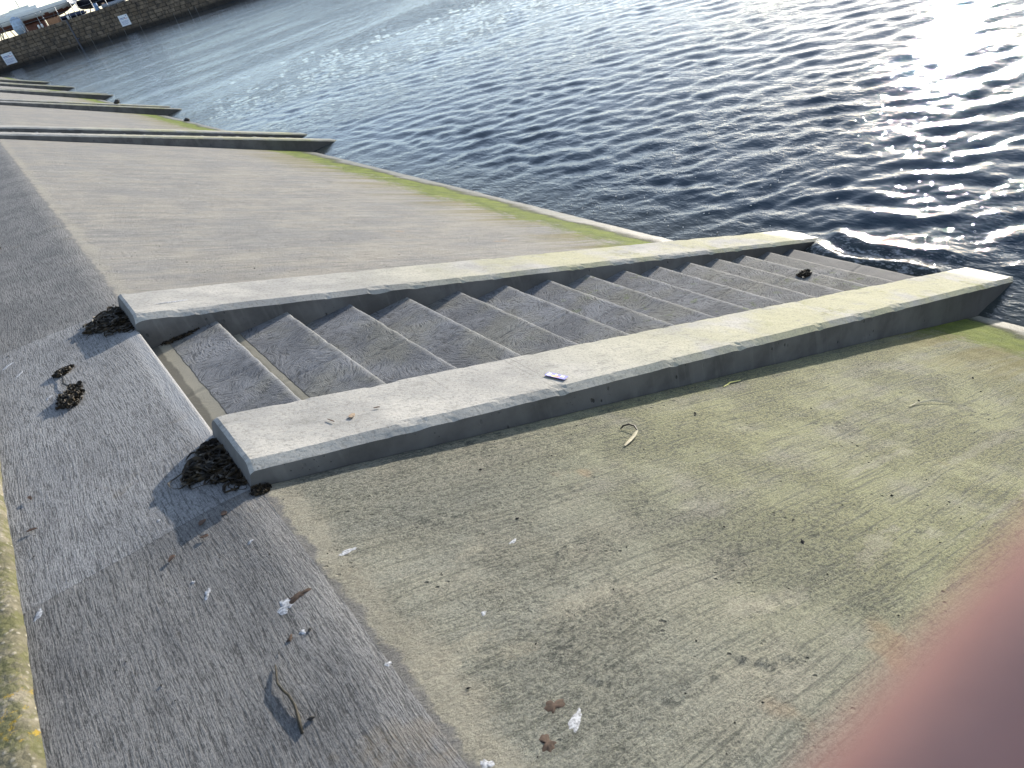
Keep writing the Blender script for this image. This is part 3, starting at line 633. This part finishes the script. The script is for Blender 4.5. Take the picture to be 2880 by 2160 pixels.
def clump(name, centres, count, label, zf, seed, w=(.0035, .0090), ln=(.12, .34), strands=(), mat=None):
    """centres: (x, y, radius, height)."""
    rg = random.Random(seed); B = Box(); centres = [(a, b_, c * .88, d * .8) for a, b_, c, d in centres]; wts = [c[2] ** 2 for c in centres]
    for i in range(count):
        cx, cy, cr, chh_ = rg.choices(centres, wts)[0]
        a = rg.uniform(0, 6.283); rr = cr * math.sqrt(rg.random()); x, y = cx + rr * math.cos(a), cy + rr * math.sin(a)
        hmax = chh_ * max(0.0, 1 - (rr / cr) ** 2) ** .5; n = 14; L = rg.uniform(*ln); dr = rg.uniform(0, 6.283); cur = rg.uniform(-1.0, 1.0)
        hb = .7 * hmax * rg.random() + .003; pts = []; roll = []; rb = rg.uniform(-.6, .3)
        for k in range(n):
            pts.append((x, y, zf(x, y) + max(.003, hb + .006 * math.sin(k * 1.3 + i)))); roll.append(rb + .16 * k)
            dr += cur * .38 + rg.uniform(-.14, .14); st = L / n; nx, ny = x + st * math.cos(dr), y + st * math.sin(dr)
            if (nx - cx) ** 2 + (ny - cy) ** 2 > (cr * 1.3) ** 2: dr += .8; nx, ny = x + st * math.cos(dr), y + st * math.sin(dr)
            x, y = nx, ny
        ribbon(B, pts, rg.uniform(*w), .35, roll)
    for cx, cy, cr, ch_ in centres:      # matted core under the loose fronds
        v = []; f = []; n = 14
        v.append((cx, cy, zf(cx, cy) + ch_ * .42))
        for rr, hh in ((.45, .34), (.75, .14), (.88, .0)):
            for k in range(n):
                a = 6.283 * k / n; q = rr * cr * (1 + .25 * rg.uniform(-1, 1)); px, py = cx + q * math.cos(a), cy + q * math.sin(a); v.append((px, py, zf(px, py) + ch_ * hh * rg.uniform(.7, 1.1) + .001))
        for k in range(n): f.append((0, 1 + k, 1 + (k + 1) % n))
        for g in range(2):
            for k in range(n): f.append((1 + g * n + k, 1 + (g + 1) * n + k, 1 + (g + 1) * n + (k + 1) % n, 1 + g * n + (k + 1) % n))
        B.add(v, f)
    for s in strands:
        P_ = [(x, y, zf(x, y) + .006 + (h if True else 0)) for x, y, h in s]; ribbon(B, P_, .006, .4)
    return tag(B.obj(name, mat or M_WEED), label, 'seaweed', 'clumps of dark seaweed')
clump('seaweed_clump', [(-.065, .33, .115, .06), (-.02, .45, .08, .05), (-.13, .36, .09, .035), (-.055, .16, .07, .03), (-.17, .30, .06, .02), (-.02, .10, .04, .02)], 190,
      'matted heap of black seaweed at the top end of the far side wall', gz, 1, strands=[[(-.16, .28, .004), (-.20, .26, .003), (-.235, .245, .001), (-.262, .215, .001)], [(-.05, .10, .004), (-.10, .12, .003), (-.14, .19, .004)], [(-.03, .06, .002), (-.055, .05, .003), (-.07, .10, .002)], [(-.05, .50, .01), (-.10, .53, .012), (-.13, .50, .006)], [(-.11, .20, .004), (-.16, .19, .003), (-.19, .22, .002)]])
clump('seaweed_clump', [(-.04, -1.70, .055, .03), (-.045, -1.80, .075, .045), (-.10, -1.82, .065, .03), (-.135, -1.80, .045, .022), (-.035, -1.90, .06, .035), (-.02, -2.0, .035, .02), (-.03, -1.645, .03, .015)], 190,
      'flat heap of black seaweed at the top end of the near side wall', gz, 2, strands=[[(-.13, -1.86, .004), (-.08, -1.90, .003), (-.05, -1.92, .004), (-.03, -1.93, .006)], [(-.15, -1.79, .004), (-.18, -1.785, .002)], [(-.045, -1.66, .006), (-.085, -1.675, .003)], [(-.10, -1.88, .003), (-.075, -1.905, .003)], [(-.12, -1.74, .004), (-.14, -1.71, .004)], [(-.15, -1.82, .004), (-.155, -1.86, .003)]])
clump('seaweed_clump', [(.012, -2.118, .028, .022), (.035, -2.115, .015, .01)], 60, 'small tuft of brown seaweed at the foot of the near side wall', gz, 3, ln=(.02, .06), w=(.0015, .004))
clump('seaweed_clump', [(-.452, -.165, .035, .02), (-.42, -.150, .028, .018)], 70, 'small dark seaweed knot on the walkway, upper of two joined by a strand', gz, 4, ln=(.03, .08), strands=[[(-.45, -.19, .004), (-.452, -.26, .002), (-.458, -.33, .003), (-.445, -.38, .004), (-.428, -.42, .006)]])
clump('seaweed_clump', [(-.43, -.45, .035, .02), (-.455, -.54, .05, .03), (-.475, -.59, .04, .025), (-.455, -.62, .035, .02)], 130, 'larger dark seaweed knot on the walkway, lower of two joined by a strand', gz, 5, ln=(.03, .1), strands=[[(-.41, -.49, .01), (-.385, -.51, .008)], [(-.50, -.58, .004), (-.52, -.61, .002)], [(-.46, -.66, .003), (-.475, -.70, .002)]])
clump('seaweed_clump', [(.11, -.012, .035, .014), (.17, -.014, .03, .015), (.23, -.012, .03, .012), (.27, -.008, .02, .01)], 90, 'thin line of dark seaweed along the first tread below the far wall', treadz(1), 6, ln=(.03, .09), w=(.0015, .004))
clump('seaweed_clump', [(5.34, -.80, .05, .02), (5.40, -.79, .045, .022)], 80, 'dark seaweed scrap on a low wet tread near the water', treadz(13), 7, ln=(.03, .09))
clump('seaweed_clump', [(-.62, 3.4, .05, .02), (-.58, 3.5, .04, .015)], 60, 'little dark seaweed scrap far along the walkway', gz, 8, ln=(.03, .1))
def strand(name, pts, w, mat, label, zf, cat='seaweed', lift=.004):
    B = Box(); n = len(pts); P_ = []
    for i in range(n - 1):
        for k in range(4):
            u = k / 4; x = pts[i][0] * (1 - u) + pts[i + 1][0] * u; y = pts[i][1] * (1 - u) + pts[i + 1][1] * u; h = (pts[i][2] * (1 - u) + pts[i + 1][2] * u) if len(pts[i]) > 2 else 0
            P_.append((x, y, zf(x, y) + lift + h))
    P_.append((pts[-1][0], pts[-1][1], zf(*pts[-1][:2]) + lift + (pts[-1][2] if len(pts[-1]) > 2 else 0)))
    ribbon(B, P_, w, .6); return tag(B.obj(name, mat), label, cat)
bl = tag(empty('kelp_blade'), 'hooked dark kelp strip with a pale flat tail on the sunlit slipway', 'seaweed')
B = Box(); ribbon(B, [(x, y, gz(x, y) + .006 + h) for x, y, h in ((1.54, -2.365, .0), (1.565, -2.360, .012), (1.592, -2.372, .02), (1.60, -2.40, .022), (1.588, -2.43, .012))], .007, .5); B.obj('stem', M_WEED, bl)
B = Box(); ribbon(B, [(x, y, gz(x, y) + .006 + h) for x, y, h in ((1.588, -2.43, .012), (1.54, -2.458, .006), (1.49, -2.483, .003), (1.434, -2.508, .0))], .010, .2); B.obj('tail', M_STRAW, bl)
B = Box(); B.tube([(x, y, gz(x, y) + .003 + h) for x, y, h in ((-.230, -2.935, .0), (-.236, -2.96, .003), (-.247, -3.0, .005), (-.244, -3.03, .004), (-.237, -3.06, .005), (-.236, -3.10, .004), (-.244, -3.14, .0), (-.253, -3.181, -.002))], [.0016, .0028, .0032, .0034, .0036, .0036, .0050, .0036], 7)
tag(B.obj('twig', plain('dark_twig', (.045, .037, .022), .7, nscale=60, var=.6), None, True), 'thin crooked dark twig on the walkway at the bottom', 'twig')
strand('reed', [(3.20, -2.925), (3.29, -2.925, .004), (3.40, -2.955, .012), (3.52, -3.049, .004)], .006, M_STRAW, 'long pale reed lying on the slipway near the right edge', gz, 'reed')
strand('reed', [(2.46, -2.216), (2.54, -2.195, .006), (2.63, -2.203, .008)], .006, plain('yellow_green_reed', (.40, .42, .08), .6), 'short yellow-green reed beside the shadow of the near side wall', gz, 'reed')
def splat(name, cx, cy, rx, ry, rot, zf, mat, label, cat, seed, h=.0012, spike=.8, n=40):
    rg = random.Random(seed); v = [(cx, cy, zf(cx, cy) + h + .0008)]; f = []; ph = [rg.uniform(0, 6.28) for _ in range(4)]
    rad = [1 + spike * (.30 * math.sin(2 * 6.283 * k / n + ph[0]) + .22 * math.sin(3 * 6.283 * k / n + ph[1]) + .14 * math.sin(5 * 6.283 * k / n + ph[2]) + .10 * math.sin(9 * 6.283 * k / n + ph[3])) + rg.uniform(-.07, .07) for k in range(n)]
    for q, hh in ((.6, h + .0008), (1.0, .0002)):
        for k in range(n):
            a = 6.283 * k / n; r_ = rad[k] * q; lx, ly = rx * r_ * math.cos(a), ry * r_ * math.sin(a)
            x = cx + lx * math.cos(rot) - ly * math.sin(rot); y = cy + lx * math.sin(rot) + ly * math.cos(rot); v.append((x, y, zf(x, y) + hh))
    for k in range(n): f.append((0, 1 + k, 1 + (k + 1) % n)); f.append((1 + k, 1 + n + k, 1 + n + (k + 1) % n, 1 + (k + 1) % n))
    return tag(mesh_obj(name, v, f, mat, None, True), label, cat)
drops = [(-.113, -2.383, .013, .009, .4, 'small white bird dropping just below the wall end shadow'), (-.322, -2.411, .009, .008, 0, 'tiny round white bird dropping alone in mid walkway'),
 (-.300, -2.503, .026, .011, 1.0, 'oval white bird dropping with a dark pebble on the walkway'), (-.130, -2.750, .028, .032, 0, 'large faint white splash at the walkway edge beside a brown clot'),
 (-.764, -2.135, .030, .014, .9, 'long white bird dropping on the walkway against the sea wall'), (-.333, -1.982, .008, .007, 0, 'tiny white bird dropping inside the wall end shadow'),
 (-.128, -2.883, .012, .010, 0, 'small pale bird dropping beside a dark scrap low on the walkway'), (-.69, .31, .045, .018, .8, 'white bird dropping on the walkway at the left edge'),
 (-.642, .099, .040, .010, .9, 'narrow white bird dropping beside the sea wall, left of the seaweed knots'), (-.543, -.411, .022, .012, .8, 'faint white bird dropping left of the lower seaweed knot'),
 (.119, -2.634, .040, .011, .1, 'white streak of bird dropping on the slope below the near wall'), (.287, -3.57, .05, .013, .55, 'long white and pink bird dropping streak at the bottom of the slope'),
 (.049, -3.551, .014, .018, .3, 'white bird dropping cut by the bottom edge of the picture'), (.592, -2.863, .02, .009, .2, 'pale bird dropping in the middle of the sunlit slope'), (.007, -3.151, .010, .011, 0, 'small white bird dropping on the slope edge above the twig'),
 (.314, -3.12, .011, .009, 0, 'small white bird dropping between two pale skim patches')]
for i, d in enumerate(drops): splat('bird_dropping', d[0], d[1], d[2] * .8, d[3] * .8, d[4], gzf, M_DROP, d[5], 'bird dropping', 100 + i)['group'] = 'bird droppings'
splat('bird_dropping', 1.72, -.52, .05, .022, .5, treadz(5), M_DROP, 'white bird dropping on the fifth tread', 'bird dropping', 140)['group'] = 'bird droppings'
splat('bird_dropping', .27, .20, .09, .010, .15, topz, M_DROP, 'white streak on top of the far side wall near its upper end', 'bird dropping', 141)['group'] = 'bird droppings'
for i, (x, y, rx, ry, lb) in enumerate(((-.085, -2.742, .030, .016, 'curled dark brown clot beside the large white splash'), (.272, -3.505, .024, .017, 'round brown damp clot on the slope at the bottom'), (.192, -3.585, .020, .018, 'lumpy dark brown clot at the lower end of the long dropping'), (-.165, -2.878, .012, .007, 'small dark scrap low on the walkway edge'))):
    splat('brown_clot', x, y, rx, ry, .4 * i, gzf, M_BROWN, lb, 'clot', 160 + i, h=.003, spike=1.0)
def leaf(x, y, rx, ry, rot, zf, mat, label, seed):
    rg = random.Random(seed); v = []; n = 12
    for zz in (.004, .0065):
        for k in range(n):
            a = 6.283 * k / n; lx = rx * math.cos(a); ly = ry * math.sin(a) * (1 - .35 * math.cos(a)) * (1 + .15 * rg.uniform(-1, 1)); px = x + lx * math.cos(rot) - ly * math.sin(rot); py = y + lx * math.sin(rot) + ly * math.cos(rot)
            v.append((px, py, zf(px, py) + zz + .35 * abs(ly)))
    f = [tuple(range(n, 2 * n)), tuple(range(n))[::-1]] + [(k, (k + 1) % n, n + (k + 1) % n, n + k) for k in range(n)]
    tag(mesh_obj('leaf', v, f, mat), label, 'leaf', 'fallen leaves')
for i, (x, y, rx, ry, m, zf, lb) in enumerate(((-.21, -2.143, .016, .010, M_LEAF, gz, 'brown leaf in the wall end shadow, lower one'), (-.135, -2.158, .014, .010, M_LEAF, gz, 'brown leaf in the wall end shadow, upper one nearest the wall'), (-.228, -2.226, .015, .007, M_LEAF, gz, 'crumpled brown leaf just outside the wall end shadow'), (-.348, -2.243, .016, .008, M_LEAF, gz, 'crumpled brown leaf near the tip of the wall end shadow'), (-.716, -1.362, .018, .007, M_LEAF, gz, 'narrow brown leaf beside the sea wall, upper one'), (-.732, -1.611, .02, .006, M_LEAF, gz, 'narrow brown leaf beside the sea wall, lower one'), (.498, -1.892, .024, .011, M_TAN, topz, 'tan oval leaf on top of the near side wall'), (.407, -1.89, .022, .003, M_LEAF, topz, 'thin dark sliver on top of the near side wall'), (.618, -1.864, .014, .004, M_LEAF, topz, 'dark curled scrap on top of the near side wall'))):
    leaf(x, y, rx, ry, .5 + 1.1 * i, zf, m, lb, 200 + i)
# printed sticker on the near side wall
def mat_sticker():
    t = NT('printed_sticker'); P = t.objc(); x, y, z = t.xyz(P)
    def rect(x0, x1, y0, y1): return t.mul(t.mul(t.ss(x, x0, x0 + .002), t.ss(x, x1, x1 - .002)), t.mul(t.ss(y, y0, y0 + .002), t.ss(y, y1, y1 - .002)))
    c = t.mix(0.0, (.20, .19, .60), (.2, .19, .6))
    for r_ in ((-.051, -.031, -.022, .022), (-.012, .004, .006, .022), (.020, .042, -.004, .021)): c = t.mix(rect(*r_), c, (.82, .80, .86))
    e = t.math('SQRT', t.add(t.math('POWER', t.mul(t.add(x, .004), 1 / .027), 2.0), t.math('POWER', t.mul(t.add(y, .010), 1 / .013), 2.0)))
    c = t.mix(t.ss(e, 1.0, .92), c, t.mix(t.ss(x, -.02, .01), (.85, .62, .22), (.80, .30, .16)))
    w = t.mul(t.ss(t.noise(t.map(P, (320, 60, 1)), 1.0, 2), .52, .56), rect(-.049, -.033, -.02, .02)); c = t.mix(t.mul(w, .6), c, (.3, .28, .6))
    w = t.mul(t.ss(t.noise(t.map(P, (320, 60, 1), (2, 3, 0)), 1.0, 2), .52, .56), rect(.022, .040, -.002, .019)); c = t.mix(t.mul(w, .6), c, (.3, .28, .6))
    return t.fin(c, .45, None, .5)
a_ = Vector((1.524, -1.884, 0)); b_ = Vector((1.574, -1.981, 0)); ang = math.atan2(b_.y - a_.y, b_.x - a_.x)
B = Box(); B.box(-.056, .056, -.027, .027, 0, .0016); o = B.obj('sticker', mat_sticker()); th = math.atan(CS)
o.matrix_world = Matrix.Translation((1.522, -1.953, CH - CS * 1.522 + .0075)) @ Matrix.Rotation(th, 4, 'Y') @ Matrix.Rotation(ang, 4, 'Z')
tag(o, 'small blue printed sticker with an orange oval on top of the near side wall', 'sticker')
# loose stones
for i, (loc, s, lb) in enumerate((((6.05, 26.0, float(ground(6.05)) + .04), (.10, .09, .085), 'dark angular stone on the green algae beyond the second flight of steps'), ((6.3, 30.0, ZW), (.10, .08, .07), 'dark stone breaking the water surface off the third flight of steps'), ((.55 + 4.4, 32.28, CH - CS * 4.95 + .10), (.13, .10, .08), 'dark stone sitting on the side wall of the third flight of steps'))):
    lump('loose_stone', loc, *s, M_ROCK, 50 + i, lb, 'stone', n=10, m=7, rough=.30, group='loose stones')
# crumbs of grit and weed, too many to count
B = Box(); rg = random.Random(77)
for i in range(400):
    if i < 230: x, y = rg.uniform(.02, 4.6), -2.12 - 2.4 * rg.random() ** 1.3
    elif i < 290: x, y = -rg.random() * .78, rg.uniform(-3.6, -2.1) if rg.random() < .6 else rg.uniform(-2.1, .5)
    else: x, y = rg.uniform(.1, 4.8), .6 + 7 * rg.random() ** 1.5
    r_ = rg.uniform(.0012, .0042) * (1.8 if rg.random() < .08 else 1); a = rg.uniform(0, 3.14); z = gz(x, y) + r_ * .2; ex = rg.uniform(1, 2.2)
    ca, sa = math.cos(a), math.sin(a)
    P_ = [(r_ * ex, 0, 0), (0, r_, 0), (-r_ * ex, r_ * .2, 0), (0, -r_, 0), (r_ * .2, 0, r_ * .8), (0, 0, -r_ * .6)]
    B.add([(x + p[0] * ca - p[1] * sa, y + p[0] * sa + p[1] * ca, z + p[2]) for p in P_], [(0, 1, 4), (1, 2, 4), (2, 3, 4), (3, 0, 4), (1, 0, 5), (2, 1, 5), (3, 2, 5), (0, 3, 5)])
tag(B.obj('grit', plain('dark_grit', (.05, .045, .04), .9)), 'scattered dark crumbs of grit and dry weed on the concrete', 'grit', kind='stuff')
# floating bubbles of foam
B = Box(); rg = random.Random(78)
for i in range(260):
    x, y = 6.35 + 3.4 * rg.random() ** 1.6, .7 + 3.6 * rg.random() if i < 190 else rg.uniform(-2.5, .5)
    r_ = rg.uniform(.005, .014) * (1.8 if rg.random() < .06 else 1); z = ZW + .012
    P_ = [(x, y, z + r_ * .7)] + [(x + r_ * math.cos(k * 1.047) * rg.uniform(.7, 1.5), y + r_ * math.sin(k * 1.047), z) for k in range(6)] + [(x, y, z - .004)]
    B.add(P_, [(0, 1 + k, 1 + (k + 1) % 6) for k in range(6)] + [(7, 1 + (k + 1) % 6, 1 + k) for k in range(6)])
tag(B.obj('foam', plain('sea_foam', (.75, .76, .75), .6), None, True), 'small white bubbles of foam floating close to the steps', 'foam', kind='stuff')

# ------------------------------------------------------------------ the photographer's hand at the lens
def camp(x, y, d): return CAM + RT * x + UP * y + FW * d
def mat_skin():
    t = NT('skin'); P = t.objc(); n = t.noise(P, 400, 4); c = t.mix(t.ss(n, .3, .7), (.48, .25, .205), (.40, .20, .165))
    t.b.inputs['Subsurface Weight'].default_value = .12; t.b.inputs['Subsurface Radius'].default_value = (1.0, .35, .2); t.b.inputs['Subsurface Scale'].default_value = .004
    return t.fin(c, .5, t.bump(t.noise(P, 900, 3), .0003), .4)
HV = []; HE = []; HR = []
def hv(p, r, par=None):
    HV.append(p); HR.append(r)
    if par is not None: HE.append((par, len(HV) - 1))
    return len(HV) - 1
EX, NX = (.66, .751), (.751, -.66)
def fp(t, n, d):
    t -= .022
    return camp(.0236 + EX[0] * t + NX[0] * n, -.0174 + EX[1] * t + NX[1] * n, d)
palm = hv(fp(.115, .030, -.004), .017); p2 = hv(fp(.092, .028, .004), .016, palm)
for i, (n0, ln, d0) in enumerate(((.0, 1.0, .028), (.0185, 1.08, .030), (.037, 1.0, .030), (.054, .82, .029))):
    k1 = hv(fp(.072, .004 + n0 * .95, .018), .0100 - .0005 * i, p2); k2 = hv(fp(.034, n0, d0), .0092 - .0005 * i, k1)
    k3 = hv(fp(.034 - .025 * ln, n0, d0 + .001), .0086 - .0005 * i, k2); k4 = hv(fp(.034 - .046 * ln, n0 + .001, d0 - .002), .0074 - .0004 * i, k3)
w1 = hv(fp(.150, .045, -.03), .019, palm); w2 = hv(fp(.19, .09, -.09), .026, w1); hv(fp(.21, .17, -.19), .034, w2)
t1 = hv(fp(.118, .050, -.022), .0135, palm); t2 = hv(fp(.092, .062, -.030), .0110, t1); t3 = hv(fp(.062, .060, -.030), .0100, t2); hv(fp(.038, .054, -.028), .0080, t3)
me = bpy.data.meshes.new('hand'); me.from_pydata([tuple(v) for v in HV], HE, []); me.update(); me.materials.append(mat_skin())
hand = bpy.data.objects.new('hand', me); COL.objects.link(hand)
md = hand.modifiers.new('skin', 'SKIN'); md.use_smooth_shade = True
for i, sv in enumerate(me.skin_vertices[0].data): sv.radius = (HR[i], HR[i]); sv.use_root = (i == 0)
sb_ = hand.modifiers.new('sub', 'SUBSURF'); sb_.levels = 2; sb_.render_levels = 2
tag(hand, 'out of focus pink finger of a hand covering the lower right corner', 'hand')
